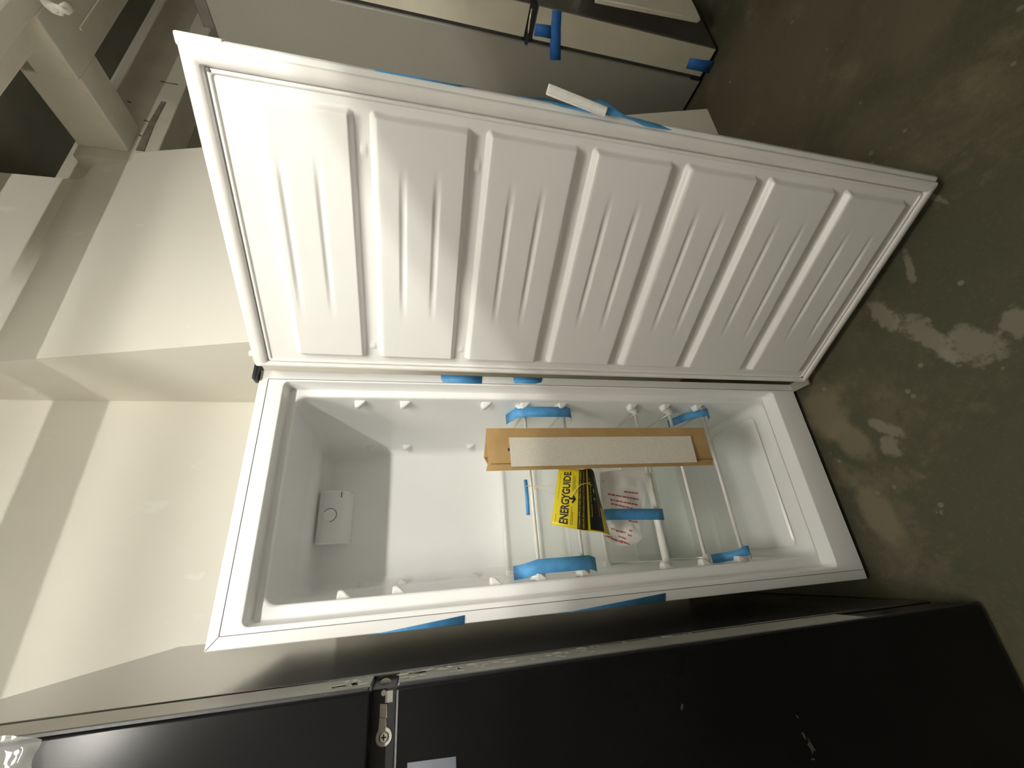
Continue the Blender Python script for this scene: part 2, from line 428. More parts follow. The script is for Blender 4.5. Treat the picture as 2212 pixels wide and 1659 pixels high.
trim = []
b1 = beam('trim_1', 1.985, 4.85, 0.56, 0.72, 2.592, 2.905)                # the cracked sill over the gap
cr = MB()
pA = aty(303, 326, 0.559); pB = aty(328, 268, 0.559); pC = aty(354, 221, 0.559)
for (p, q, wd) in ((pA, pB, 0.034), (pB, pC, 0.026)):
    h = Vector((0, 0, wd / 2)); d = Vector((0, 0.004, 0))
    cr.hexa([p - h - d, q - h * 0.75 - d, q + h * 0.75 - d, p + h - d], [p - h + d, q - h * 0.75 + d, q + h * 0.75 + d, p + h + d])
cr.build('groove', 'crack', b1)
for pts in ([(312, 260), (322, 263), (329, 268)], [(300, 292), (309, 295), (321, 300)], [(348, 176), (366, 180), (384, 183)], [(276, 219), (283, 222)]):
    MB().tube([aty(x, y, 0.5595) for x, y in pts], 0.004, 5).build('split', 'crack', b1)
beam('trim_2', 2.05, 2.222, 0.235, 0.56, 2.70, 2.90)                      # joist end bearing on the sill
beam('trim_3', -3.15, 4.85, -0.055, 0.02, 2.70, 2.84)                      # header nearest the lens
beam('trim_4', 2.035, 4.85, 0.02, 0.238, 2.70, 2.84)
beam('trim_5', 2.222, 2.60, 0.139, 0.150, 2.694, 2.70, 0.001)             # thin batten under the header
beam('trim_6', 1.15, 2.05, 0.022, 0.105, 2.735, 2.90)                     # blocking behind the header
beam('trim_7', 1.86, 4.85, 0.64, 0.78, 2.87, 3.0)                         # second timber on top of it
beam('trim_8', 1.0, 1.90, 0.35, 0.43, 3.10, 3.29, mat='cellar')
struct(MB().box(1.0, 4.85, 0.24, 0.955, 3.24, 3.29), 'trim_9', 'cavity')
for i, xx in enumerate((-2.3, -1.4, 0.42, 1.3)):
    beam('trim_%d' % (10 + i), xx, xx + 0.09, -5.1, 0.95, 3.08, 3.295)

# loose cable looping down from the header
c = MB(); pts = [aty(92, -14, -0.02), aty(98, 0, -0.03), aty(104, 9, -0.04), aty(114, 17, -0.05), aty(127, 22, -0.06), aty(140, 20, -0.06), aty(150, 14, -0.05)]
c.tube(pts, 0.016, 8)
tag(c.build('cable', 'wood'), 'pale painted cable looping below the ceiling header', 'cable')

# ------------------------------------------------------------------ white upright freezer
FZ = empty('upright_freezer', (0.31, 0.3, 0), 'white upright freezer with its door swung wide open and empty inside', 'freezer')
W, ZB, ZT, DEP = 0.632, 0.025, 1.737, 0.66
YR = 0.045                                        # the recessed rim lies this far behind the front flange
cab = MB()
ring = [rrect(0, W, ZB, ZT, 0.004, 1)]
cab.loops([[(x, y, z) for x, z in rrect(0, W, ZB, ZT, 0.003, 1)] for y in (0.001, DEP)], smooth=False, cap1=True)
cab.build('cabinet', 'enamel', FZ)
# front flange: folded outer strip, seam, face, step down to the rim
inner = (0.024, W - 0.024, ZB + 0.002, ZT - 0.021)
fl = MB()
o_r = rrect(0, W, ZB, ZT, 0.003, 3); o_b = rrect(0.0015, W - 0.0015, ZB + 0.0015, ZT - 0.0015, 0.003, 3); i_r = rrect(*inner, 0.001, 3)
fl.loops([[(x, 0.001, z) for x, z in o_r], [(x, -0.0004, z) for x, z in o_b], [(x, -0.0012, z) for x, z in i_r], [(x, 0.002, z) for x, z in i_r]], smooth=False)
fl.build('flange', 'enamel', FZ)
sm = MB(); a_ = rrect(*inner, 0.001, 3); b_ = rrect(inner[0] + 0.0016, inner[1] - 0.0016, inner[2] + 0.0016, inner[3] - 0.0016, 0.001, 3)
sm.loops([[(x, 0.0004, z) for x, z in a_], [(x, 0.0004, z) for x, z in b_]], smooth=False)
p1, p2 = Vector((0.0025, -0.0011, ZT - 0.0025)), Vector((0.024, -0.0016, ZT - 0.021))
dd = Vector((0.0005, 0, 0.0006))
sm.add([p1 - dd, p2 - dd, p2 + dd, p1 + dd], [(0, 1, 2, 3)])
sm.build('seam', 'seam', FZ)

stepo = (0.037, 0.602, 0.117, 1.677)              # outer edge of the step
opn = (0.072, 0.577, 0.128, 1.657)                # opening at the rim
li = MB()
NN = 8
def rr(q, r): return rrect(*q, r, NN)
def grow(q, d): return (q[0] - d, q[1] + d, q[2] - d, q[3] + d)
seq = [(rr(grow(inner, -0.0016), 0.001), 0.0), (rr(grow(stepo, 0.003), 0.016), -0.0003), (rr(grow(stepo, 0.0008), 0.015), 0.0004), (rr(stepo, 0.014), 0.003), (rr(grow(stepo, -0.004), 0.011), YR - 0.003),
       (rr(grow(stepo, -0.006), 0.010), YR - 0.0005), (rr(grow(stepo, -0.009), 0.010), YR), (rr(grow(opn, 0.006), 0.032), YR - 0.0005), (rr(grow(opn, 0.0015), 0.031), YR + 0.001), (rr(opn, 0.03), YR + 0.006)]
for k, (u, y) in enumerate(((0.0, 0.07), (0.15, 0.14), (0.5, 0.30), (0.95, 0.488))):
    q = (opn[0] + 0.018 * u, opn[1] - 0.018 * u, opn[2] + 0.006 * u, opn[3] + 0.004 * u)
    seq.append((rr(q, 0.03 - 0.004 * u), y))
q = (opn[0] + 0.020, opn[1] - 0.020, opn[2] + 0.008, opn[3] + 0.0)
for d, y in ((0.004, 0.506), (0.012, 0.517), (0.026, 0.522)):
    seq.append((rr(grow(q, -d), 0.026), y))
li.loops([[(x, y, z) for x, z in pts] for pts, y in seq], smooth=True, cap1=True)
lin = li.build('liner', 'liner', FZ)
# floor of the compartment: raised panel and compressor hump
fp = MB(); zf = opn[2] + 0.004
rings = []
for d, h in ((0, 0.0), (0.006, 0.006), (0.012, 0.0075), (0.05, 0.0075)):
    rings.append([(x, y, zf + h) for x, y in rrect(0.105 + d, 0.545 - d, 0.10 + d, 0.335 - d, 0.02, 5)])
fp.loops(rings, cap1=True); fp.build('floor_panel', 'liner', lin)
hp = MB(); rings = []
for y, zt in ((0.335, 0.13), (0.342, 0.30), (0.352, 0.325), (0.372, 0.335), (0.505, 0.335)):
    rings.append([(0.083, y, 0.125), (0.083, y, zt), (0.566, y, zt), (0.566, y, 0.125)])
hp.loops(rings, smooth=False, closed_ring=False); hp.build('compressor_hump', 'liner', lin, bevel=0.008)
# bottom feet
for x in (0.05, 0.57):
    for y in (0.06, 0.58):
        MB().tube([(x, y, 0.0), (x, y, 0.027)], 0.018, 12).build('foot', 'black_plastic', FZ)

# thermostat housing in the top back corner
tb = MB(); tx0, tx1 = 0.226, 0.402
prof = [(0.522, 1.652), (0.462, 1.652), (0.459, 1.645), (0.459, 1.588), (0.463, 1.577), (0.473, 1.566), (0.522, 1.545)]
tb.prism([(y, z) for y, z in prof], lambda y, z, s: Vector((tx0 if s == 0 else tx1, y, z)))
th = tb.build('thermostat_housing', 'liner', FZ, bevel=0.009, seg=3)
cx, cz = 0.318, 1.613
MB().tube([(cx, 0.461, cz), (cx, 0.4575, cz), (cx, 0.4565, cz)], 0.02, 24, rad=[0.0205, 0.0205, 0.019]).build('dial', 'liner', th)
arc = [(cx + 0.0215 * math.cos(a), 0.4578, cz + 0.0215 * math.sin(a)) for a in [math.radians(-175 + 235 * k / 26) for k in range(27)]]
tag(MB().tube(arc, 0.0009, 5).build('dial_mark', 'pen', th), 'thin navy ring around the dial')
MB().box(0.375, 0.395, 0.4575, 0.459, 1.580, 1.583).build('slot', 'seam', th)

# moulded shelf supports on the side walls
levels = (1.495, 1.369, 1.249, 1.127, 1.003, 0.878, 0.752, 0.626, 0.500, 0.374)
for k, z in enumerate(levels):
    if k == 2 or k == 6: continue
    for side in (0, 1):
        for y in (0.082, 0.470):
            u = (y - 0.05) / 0.45
            xw = (opn[1] - 0.018 * u) if side else (opn[0] + 0.018 * u)
            sx = -1 if side else 1
            wd = 0.016 if y < 0.2 else 0.013
            sp = MB()
            back = [Vector((xw - sx * 0.004, y - wd, z + 0.014)), Vector((xw - sx * 0.004, y + wd, z + 0.014)), Vector((xw - sx * 0.004, y + wd, z - 0.022)), Vector((xw - sx * 0.004, y - wd, z - 0.022))]
            frt = [Vector((xw + sx * 0.017, y - wd * 0.7, z + 0.012)), Vector((xw + sx * 0.017, y + wd * 0.7, z + 0.012)), Vector((xw + sx * 0.017, y + wd * 0.6, z - 0.0)), Vector((xw + sx * 0.017, y - wd * 0.6, z - 0.0))]
            sp.hexa(back, frt)
            sp.build('shelf_support', 'knob', lin, bevel=0.004, seg=2)

# hinge hardware
hc = MB(); hc.prism([(0.0, 0.0), (0.05, 0.0), (0.05, 0.03), (0.035, 0.055), (0.012, 0.055), (0.0, 0.04)], lambda a, c, s: Vector((0.648 - a, -0.022 + c, 1.738 if s == 0 else 1.748)))
tag(hc.build('hinge_cover', 'black_plastic', FZ, bevel=0.003), 'black hinge cover')
hb = MB().box(0.604, 0.634, -0.066, 0.02, 0.017, 0.0245); hb.tube([(0.628, -0.06, 0.0245), (0.628, -0.06, 0.046)], 0.006, 10)
tag(hb.build('hinge_bracket', 'steel', FZ), 'small steel hinge bracket')

# ---- the door, swung out
HX, HY, PH = 0.6108, -0.0713, math.radians(59.956)
DU = Vector((math.cos(PH), -math.sin(PH), 0)); DN = Vector((-math.sin(PH), -math.cos(PH), 0))
WD, DZ0, DZ1 = 0.6209, 0.0468, 1.7236
def dp(s, z, tt=0.0): return Vector((HX, HY, 0)) + DU * s + DN * tt + Vector((0, 0, z))


SK = 0.0135
db = MB()
prof = [(-0.060, 0.010), (-0.055, 0.0), (-0.016, -0.0), (-0.0065, 0.003), (-0.004, 0.009), (-0.004, 0.05)]
rings = []
for tt, ins in prof:
    rings.append([dp(s, z, tt) for s, z in rrect(0.0 + ins * 0.6 - 0.002, WD + SK - ins, DZ0 - 0.004 + ins * 0.6, DZ1 + 0.009 - ins, 0.004, 2)])
db.loops(rings, smooth=False, cap0=True, cap1=True)
DOOR = db.build('door', 'enamel', FZ, bevel=0.0025, seg=2)
# corner cap on the free edge, near the top
cc = MB(); cc.box(WD + 0.002, WD + SK + 0.0022, DZ1 - 0.062, DZ1 + 0.010, -0.056, -0.006, lambda v: dp(v.x, v.z - 0.0, v.y) if False else v)
cc = MB().add([dp(s, z, tt) for s in (WD - 0.004, WD + SK + 0.0022) for tt in (-0.056, -0.008) for z in (DZ1 - 0.062, DZ1 + 0.0105)],
              [(0, 1, 3, 2), (4, 6, 7, 5), (0, 4, 5, 1), (2, 3, 7, 6), (0, 2, 6, 4), (1, 5, 7, 3)])
cc.build('corner_cap', 'enamel', DOOR, bevel=0.004)
# gasket: flat sealing strip with a thin lip, groove, round bead
gk = MB()
def dr(s0, s1, z0, z1, r): return rrect(s0, s1, z0, z1, r, 3)
def gl(ins_f, ins_h, ins_t, ins_b, tt, r=0.004): return [dp(s, z, tt) for s, z in rrect(ins_h, WD - ins_f, DZ0 + ins_b, DZ1 - ins_t, r, 3)]
gk.loops([gl(-.001, .001, -.001, .0, -0.004), gl(0.0, .001, 0.0, .001, 0.004), gl(.003, .002, .003, .002, 0.007), gl(.006, .003, .006, .004, 0.0065), gl(.009, .004, .009, .006, 0.0078), gl(.0225, .0105, .0245, .020, 0.0085), gl(.0245, .012, .0265, .022, 0.004), gl(.026, .013, .028, .0235, -0.001)], smooth=True)
gk.build('gasket', 'gasket', DOOR)
bd = MB()
for k in range(7):
    pass
ringsb = []
for k in range(9):
    a = math.pi * k / 8
    off = 0.0042 * math.cos(a); h = 0.0065 * math.sin(a)
    ringsb.append([dp(s, z, h - 0.001) for s, z in rrect(0.0185 - off, WD - 0.0312 + off, DZ0 + 0.028 - off, DZ1 - 0.0362 + off, 0.006, 4)])
bd.loops(ringsb, smooth=True)
bd.build('gasket_bead', 'gasket', DOOR)
# moulded inner face: seven raised cells with two flutes each
GZ = (1.445, 1.2245, 0.998, 0.7755, 0.553, 0.3245)
tops = [1.624] + [g - 0.0125 for g in GZ]; bots = [g + 0.0135 for g in GZ] + [0.108]
flutes = ((1.595, 1.5295), (1.371, 1.303), (1.148, 1.080), (0.923, 0.852), (0.698, 0.626), (0.470, 0.391), (0.243, 0.163))
CS0, CS1 = 0.037, 0.571


def sdf_rr(s, z, s0, s1, z0, z1, r):
    dx = max(s0 + r - s, s - s1 + r); dz = max(z0 + r - z, z - z1 + r)
    return -(math.hypot(max(dx, 0), max(dz, 0)) + min(max(dx, dz), 0) - r)


def door_h(s, z):
    h = 0.0
    for k in range(7):
        if bots[k] - 0.02 < z < tops[k] + 0.02:
            s1 = CS1
            if k: s1 += 0.004 * math.exp(-((z - tops[k]) / 0.02) ** 2)
            d = sdf_rr(s, z, CS0, s1, bots[k], tops[k], 0.013)
            h = max(h, 0.016 * sstep(0.0, 0.0125, d))
            for f in flutes[k]:
                q = abs(z - f)
                if q < 0.012:
                    e = sstep(0.135, 0.26, s) * (1 - sstep(0.40, 0.50, s))
                    h -= 0.0035 * e * (1 - sstep(0.001, 0.0095, q))
    # little detents on the ribs between cells
    for g in GZ[:2]:
        for s0 in (0.07, 0.505):
            if abs(z - g) < 0.012 and abs(s - s0) < 0.012:
                h += 0.004 * (1 - sstep(0.004, 0.010, abs(s - s0))) * (1 - sstep(0.003, 0.009, abs(z - g)))
    return h


S0, S1, Q0, Q1 = 0.019, WD - 0.032, DZ0 + 0.0285, DZ1 - 0.0368
zs = []; z = Q0
marks = [g for g in GZ] + [f for k in flutes for f in k] + [tops[0] - 0.006, bots[6] + 0.006]
while z < Q1:
    zs.append(z); dmin = min(abs(z - q) for q in marks)
    z += 0.0016 if dmin < 0.026 else 0.006
zs.append(Q1)
ss = []; s = S0
while s < S1:
    ss.append(s); s += 0.002 if (s < 0.062 or s > 0.54) else 0.008
ss.append(S1)
dl = MB(); vs = [dp(s, z, 0.0015 + door_h(s, z)) for z in zs for s in ss]; n = len(ss)
dl.add(vs, [(j * n + i, j * n + i + 1, (j + 1) * n + i + 1, (j + 1) * n + i) for j in range(len(zs) - 1) for i in range(n - 1)], True)
dl.build('door_liner', 'door_liner', DOOR)
# moulder's stamp on the bottom cell: a faint ring
pc = MB(); ctr = (0.33, 0.207)
pc.tube([dp(ctr[0] + 0.013 * math.cos(a), ctr[1] + 0.013 * math.sin(a), 0.0176) for a in [2 * math.pi * k / 20 for k in range(21)]], 0.0005, 4, False)
pc.build('moulded_mark', 'door_liner', DOOR)
# screw caps
MB().tube([dp(0.021, DZ1 + 0.004, -0.02), dp(0.021, DZ1 + 0.016, -0.02)], 0.008, 12).build('pin_cap', 'knob', DOOR)
for s, z in ((WD - 0.030, DZ1 - 0.036), (0.020, DZ0 + 0.031)):
    MB().tube([dp(s, z, 0.002), dp(s, z, 0.008)], 0.003, 8).build('drain_plug', 'seam', DOOR)

# ------------------------------------------------------------------ glass shelves stacked in the lower half
shelf_words = ('uppermost glass shelf of the open freezer, level with the top of the yellow tag',
               'second glass shelf from the top, behind the yellow energy tag',
               'middle glass shelf with the fat white sleeve on its front bar',
               'fourth glass shelf down, just under the white sleeved bar',
               'lowest glass shelf, above the freezer floor panel, tape at both ends')
shelf_z = (1.000, 0.870, 0.610, 0.4785, 0.345)
RY = 0.098
for k, z in enumerate(shelf_z):
    sh = empty('glass_shelf', (0.325, 0.3, z), shelf_words[k], 'shelf', 'glass shelves in the open freezer')
    g = MB().box(0.092, 0.556, RY + 0.004, 0.497, z + 0.001, z + 0.005); g.build('glass_panel', 'glass', sh)
    rpts = [(0.0935, RY, z), (0.5575, RY, z)]
    MB().tube(rpts, 0.0053, 12).build('front_rod', 'rod', sh)
    MB().box(0.094, 0.554, 0.494, 0.502, z - 0.003, z + 0.008).build('rear_trim', 'rod', sh, bevel=0.002)
    for xx in (0.0945, 0.5535):
        MB().tube([(xx, RY, z), (xx, 0.49, z + 0.001)], 0.0022, 8).build('side_rail', 'steel', sh)
    for xx, sx in ((0.083, 1), (0.567, -1)):
        e = MB(); rg = []
        for q_, (dx, r1, r2) in enumerate(((-0.010, 0.026, 0.019), (0.004, 0.026, 0.019), (0.009, 0.021, 0.015), (0.011, 0.012, 0.009), (0.019, 0.008, 0.008))):
            rg.append([(xx + sx * dx, RY + 0.006 * (1 - q_ / 4) - 0.006 + r2 * math.cos(a) - 0.35 * r1 * math.sin(a) * (1 if q_ < 3 else 0), z + 0.006 * (1 - q_ / 4) + r1 * math.sin(a) * 0.9) for a in [2 * math.pi * k_ / 16 for k_ in range(16)]])
        e.loops(rg, smooth=True, cap0=True, cap1=True)
        e.build('end_clip', 'knob', sh)
    if k == 2:
        sl = MB().tube([(0.094, RY, z), (0.35, RY, z)], 0.0115, 14)
        tag(sl.build('rod_sleeve', 'rod', sh), 'fat white sleeve')

# ------------------------------------------------------------------ tape
def strip(pts_a, pts_b, name, label, mat='blue_tape', parent=None, thick=0.0006, group='blue tape strips'):
    """a ribbon between two polylines"""
    mb = MB(); n = len(pts_a)
    mb.loops([list(pts_a), list(pts_b)], smooth=True, closed_ring=False)
    o = mb.build(name, mat, parent, solid=thick, recalc=False)
    if not parent: tag(o, label, 'tape', group)
    return o


def tape_curve(pts, width, name, label, mat='blue_tape', up=Vector((0, 0, 1)), **k):
    a = [Vector(p) + up * width / 2 for p in pts]; c = [Vector(p) - up * width / 2 for p in pts]
    return strip(a, c, name, label, mat, **k)


def wedge(pa, pb, name, label, mat='blue_tape'):
    return strip(pa, pb, name, label, mat)


# left edge of the freezer: two slanting strips that come round from the side
e0 = -0.0022
wedge([(-0.0012, 0.05, 1.50), (-0.0012, 0.0, 1.407), (-0.0004, e0, 1.402), (0.017, e0, 1.2175)], [(-0.0012, 0.05, 1.32), (-0.0012, 0.0, 1.217), (-0.0004, e0, 1.217), (0.0165, e0, 1.2155)], 'tape_strip',
      'upper blue tape wedge on the left edge of the white freezer cabinet')
wedge([(-0.0012, 0.05, 1.07), (-0.0012, 0.0, 0.967), (-0.0004, e0, 0.962), (0.0185, e0, 0.697)], [(-0.0012, 0.05, 0.80), (-0.0012, 0.0, 0.70), (-0.0004, e0, 0.70), (0.018, e0, 0.695)], 'tape_strip',
      'lower blue tape wedge on the left edge of the white freezer cabinet')
# on the hinge side of the cabinet
wedge([(0.6085, e0, 1.262), (0.618, e0, 1.268), (0.631, e0, 1.268)], [(0.6065, e0, 1.150), (0.612, e0, 1.149), (0.631, e0, 1.147)], 'tape_strip', 'short blue tape patch in the hinge gap beside the freezer opening, upper one')
wedge([(0.6105, e0, 1.050), (0.616, e0, 1.052), (0.631, e0, 1.052)], [(0.6105, e0, 0.985), (0.616, e0, 0.965), (0.631, e0, 0.96)], 'tape_strip', 'short blue tape patch in the hinge gap beside the freezer opening, lower one')

# free edge of the door: one wedge up high, one long loose strip below
ef = WD + SK + 0.0008
wedge([dp(ef - 0.0125, 1.421, -0.0042), dp(ef - 0.0005, 1.421, -0.010), dp(ef, 1.421, -0.050)], [dp(ef - 0.0085, 1.30, -0.0050), dp(ef - 0.0005, 1.26, -0.010), dp(ef, 1.22, -0.050)], 'tape_strip',
      'blue tape wedge on the free edge of the open freezer door, near its top')
def dat(px, py, tt):
    o = Vector((HX, HY, 0)) + DN * tt; d = ray(px, py)
    return CAM + d * ((o - CAM).dot(DN) / d.dot(DN))


A = [dat(1120, 206, -.03), dat(1150, 211, -.03), dat(1180, 213, -.025), dat(1215, 222, -.018), dat(1262, 236, -.010), dat(1291, 214, -.004), dat(1312, 222, .004), dat(1335, 238, .010), dat(1352, 250, .012), dat(1385, 258, .006), dat(1420, 268, -.006), dat(1455, 278, -.014), dat(1500, 285, -.03)]
B = [dat(1120, 212, -.02), dat(1150, 218, -.015), dat(1200, 228, -.008), dat(1240, 236, -.002), dat(1270, 243, .006), dat(1291, 246, .010), dat(1315, 249, .012), dat(1342, 253, .013), dat(1368, 261, .012), dat(1394, 273, .009), dat(1422, 277, .004), dat(1456, 282, -.006), dat(1500, 288, -.02)]
strip(A, B, 'tape_strip', 'long loose blue tape curling off the free edge of the open freezer door')

# white foam channel caught by the loose tape
p0 = dp(WD + 0.034, 1.103, 0.004); p1 = dp(WD + 0.015, 0.980, 0.016)
axis = (p1 - p0).normalized(); cr_ = (DU - axis * DU.dot(axis)).normalized(); nn = axis.cross(cr_)
if nn.dot(DN) < 0: nn = -nn
fm = MB(); sec = [(-0.0085, -0.008), (0.0085, -0.008), (0.0085, 0.0), (0.0045, 0.0035), (0.0, 0.0045), (-0.0045, 0.0035), (-0.0085, 0.005), (-0.0105, 0.003)]
fm.prism(sec, lambda a, c, s: (p0 if s == 0 else p1) + cr_ * a + nn * c)
tag(fm.build('foam_strip', 'bright_foam', bevel=0.0012), 'short white foam channel stuck with blue tape on the freezer door edge', 'foam strip')

# inside the freezer
z1, z2 = shelf_z[0], shelf_z[1]
tf = RY - 0.026
tape_curve([(0.556, RY + 0.07, z1 + 0.045), (0.549, tf + 0.012, z1 + 0.030), (0.548, tf, z1 + 0.006), (0.548, tf, (z1 + z2) / 2), (0.548, tf, z2 - 0.006), (0.549, tf + 0.012, z2 - 0.022), (0.556, RY + 0.045, z2 - 0.045)], 0.034,
           'tape_strip', 'blue tape over the right ends of the two upper shelf bars', up=Vector((1, 0, 0)))
tape_curve([(0.094, RY + 0.05, z1 + 0.06), (0.098, tf + 0.012, z1 + 0.04), (0.106, tf, z1 + 0.008), (0.106, tf, (z1 + z2) / 2), (0.106, tf, z2 - 0.010), (0.099, tf + 0.012, z2 - 0.032), (0.094, RY + 0.04, z2 - 0.055)], 0.036,
           'tape_strip', 'blue tape over the left ends of the two upper shelf bars', up=Vector((1, 0, 0)))
z5 = shelf_z[4]
tape_curve([(0.552, RY + 0.10, z5 + 0.075), (0.550, RY + 0.02, z5 + 0.055), (0.551, tf + 0.006, z5 + 0.022), (0.551, tf, z5 - 0.004), (0.552, tf + 0.01, z5 - 0.014), (0.556, RY + 0.03, z5 - 0.045)], 0.028,
           'tape_strip', 'blue tape at the right end of the lowest shelf bar', 'deep_tape' if False else 'blue_tape', up=Vector((1, 0, 0)))
tape_curve([(0.086, RY + 0.05, z5 + 0.075), (0.093, tf + 0.01, z5 + 0.03), (0.103, tf, z5 + 0.004), (0.102, tf, z5 - 0.006), (0.088, tf + 0.03, z5 - 0.03)], 0.026,
           'tape_strip', 'blue tape at the left end of the lowest shelf bar', up=Vector((1, 0, 0)))
tape_curve([(0.345, RY + 0.012, z1 + 0.012), (0.29, RY + 0.012, z1 + 0.012), (0.243, RY + 0.012, z1 + 0.0135)], 0.011, 'tape_strip', 'narrow blue tape running along the back of the uppermost shelf bar')

# ------------------------------------------------------------------ folded cardboard post with a foam pad
CY = -0.034
cd = empty('cardboard_post', (0.40, -0.02, 0.466), 'folded brown cardboard post standing upright in front of the freezer shelves', 'cardboard')
ct, cb_ = 1.149, 0.466
pl = [aty(1050, 925, CY).x, aty(1056, 1003, CY).x]
xr, xl = pl[0], pl[1]
cm = MB(); th_ = 0.0035
tri = [(xr, CY), (xl - 0.003, CY), (0.392, CY + 0.062)]
def inset(poly, d):
    cx = sum(p[0] for p in poly) / 3; cy = sum(p[1] for p in poly) / 3
    return [(cx + (a - cx) * (1 - d), cy + (c - cy) * (1 - d)) for a, c in poly]
ti = inset(tri, 0.12)
cm.loops([[(x, y, z) for x, y in pts] for pts, z in ((tri, cb_), (tri, ct), (ti, ct - 0.0005), (ti, cb_ + 0.0005))] + [[(x, y, cb_) for x, y in tri]], smooth=False)
cm.build('cardboard_body', 'card', cd)
fd = MB().hexa([Vector((xl + 0.004, CY - 0.002, cb_)), Vector((xl - 0.017, CY + 0.004, cb_)), Vector((xl - 0.017, CY + 0.004, ct + 0.004)), Vector((xl + 0.004, CY - 0.002, ct))],
               [Vector((xl + 0.003, CY + 0.004, cb_)), Vector((xl - 0.015, CY + 0.009, cb_)), Vector((xl - 0.015, CY + 0.009, ct + 0.004)), Vector((xl + 0.003, CY + 0.004, ct))])
fd.build('cardboard_flap', 'card', cd)
MB().box(xl - 0.0012, xl + 0.0012, CY - 0.0026, CY - 0.0016, cb_ + 0.001, ct - 0.008).build('fold_line', 'card_edge', cd)
pa = [aty(1100, 945, CY - 0.004), aty(1492, 942, CY - 0.004), aty(1506, 998, CY - 0.010), aty(1105, 1008, CY - 0.010)]
pb = [p + Vector((0, 0.0035, 0)) for p in pa]
tag(MB().hexa(pa, pb).build('foam_pad', 'foam', cd), 'pale foam pad')
MB().tube([aty(1100, 971, CY - 0.0008), aty(1100, 971, CY - 0.0016)], 0.0045, 10).build('punched_hole', 'ink', cd)

# ------------------------------------------------------------------ yellow energy tag hung on the shelf
TG = empty('energy_tag', (0.27, 0.0, 0.97), 'curled yellow energy tag with black print hanging from the upper shelf', 'tag')
TL, TR_ = aty(1190, 1133, 0.030), aty(1207, 1014, 0.030)
CL, CR_ = aty(1256, 1146, 0.0), aty(1258, 1014, 0.0)
BL, BR = aty(1318, 1156, 0.055), aty(1284, 1034, 0.060)


def sheet(u, v, off=0.0):
    """u across, v down; the lower half curls back"""
    if v <= 0.5:
        q = v / 0.5
        a = TL.lerp(CL, q); c = TR_.lerp(CR_, q); bul = 0.006 * math.sin(math.pi * q)
        p = a.lerp(c, u) + Vector((0, -bul, 0))
    else:
        q = (v - 0.5) / 0.5
        a = CL.lerp(BL, q); c = CR_.lerp(BR, q); bul = 0.010 * math.sin(math.pi * q)
        p = a.lerp(c, u) + Vector((0, -bul, -bul * 0.9))
        p.x += 0.012 * math.sin(math.pi * q) * u
    if off:
        e = 0.01
        du_ = sheet(min(1, u + e), v) - sheet(max(0, u - e), v); dv_ = sheet(u, min(1, v + e)) - sheet(u, max(0, v - e))
        nrm = du_.cross(dv_).normalized()
        if nrm.dot(CAM - p) < 0: nrm = -nrm
        p = p + nrm * off
    return p


MB().grid(lambda u, v: sheet(u, v), 16, 40).build('tag_sheet', 'yellow', TG, solid=0.0004)


def patch(name, u0, u1, v0, v1, mat, off=0.0006, nu=8, nv=6):
    return MB().grid(lambda a, c: sheet(u0 + (u1 - u0) * a, v0 + (v1 - v0) * c, off), nu, nv).build(name, mat, TG, recalc=False)


def print_on(name, body, u0, u1, v0, v1, mat, off, bold=0.0):
    pts, fs = text_mesh(body, 1.0, bold)
    return MB().add([sheet(u0 + (u1 - u0) * a, v1 + (v0 - v1) * c, off) for a, c in pts], fs).build(name, mat, TG, recalc=False)


print_on('title_print', 'ENERGYGUIDE', 0.045, 0.945, 0.115, 0.262, 'ink', 0.0007, 0.035)
ar = MB()
for quad in ([(0.463, 0.25), (0.497, 0.25), (0.497, 0.345), (0.463, 0.345)], [(0.48, 0.385), (0.40, 0.325), (0.42, 0.30), (0.48, 0.345)], [(0.48, 0.385), (0.48, 0.345), (0.54, 0.30), (0.56, 0.325)]):
    ar.add([sheet(u, v, 0.0007) for u, v in quad], [(0, 1, 2, 3)])
ar.build('arrow_print', 'ink', TG, recalc=False)
print_on('small_print', 'U.S. Government', 0.04, 0.20, 0.045, 0.065, 'brown_ink', 0.0006)
print_on('small_print', 'Federal law prohibits removal of this label before consumer purchase.', 0.45, 0.93, 0.052, 0.070, 'brown_ink', 0.0006)
fine = MB()
for (u0, u1, v) in ((0.05, 0.36, 0.305), (0.05, 0.26, 0.33), (0.62, 0.93, 0.30), (0.62, 0.90, 0.325), (0.62, 0.86, 0.35)):
    u = u0
    while u < u1 - 0.01:
        l = random.uniform(0.015, 0.04)
        fine.add([sheet(a, c, 0.0006) for a, c in ((u, v), (min(u + l, u1), v), (min(u + l, u1), v + 0.009), (u, v + 0.009))], [(0, 1, 2, 3)]); u += l + 0.008
tag(fine.build('fine_print', 'brown_ink', TG, recalc=False), kind='stuff')
patch('caption_band', 0.01, 0.99, 0.425, 0.575, 'brown_ink', 0.0006)
print_on('caption_print', 'Compare ONLY to other labels with yellow numbers.', 0.03, 0.97, 0.440, 0.480, 'yellow_ink', 0.0012, 0.01)
print_on('caption_print', 'Labels with yellow numbers are based on the same test procedures.', 0.03, 0.97, 0.505, 0.540, 'yellow_ink', 0.0012, 0.01)
patch('estimate_block', 0.02, 0.985, 0.605, 0.82, 'ink', 0.0006)
patch('estimate_block', 0.40, 0.985, 0.82, 0.90, 'brown_ink', 0.0006)
print_on('caption_print', 'Estimated Yearly Energy Cost', 0.22, 0.84, 0.625, 0.655, 'yellow_ink', 0.0012, 0.01)
patch('cost_line', 0.24, 0.85, 0.765, 0.772, 'yellow_ink', 0.0012)
patch('cost_line', 0.60, 0.66, 0.69, 0.715, 'yellow_ink', 0.0012); patch('cost_line', 0.48, 0.52, 0.69, 0.715, 'yellow_ink', 0.0012)
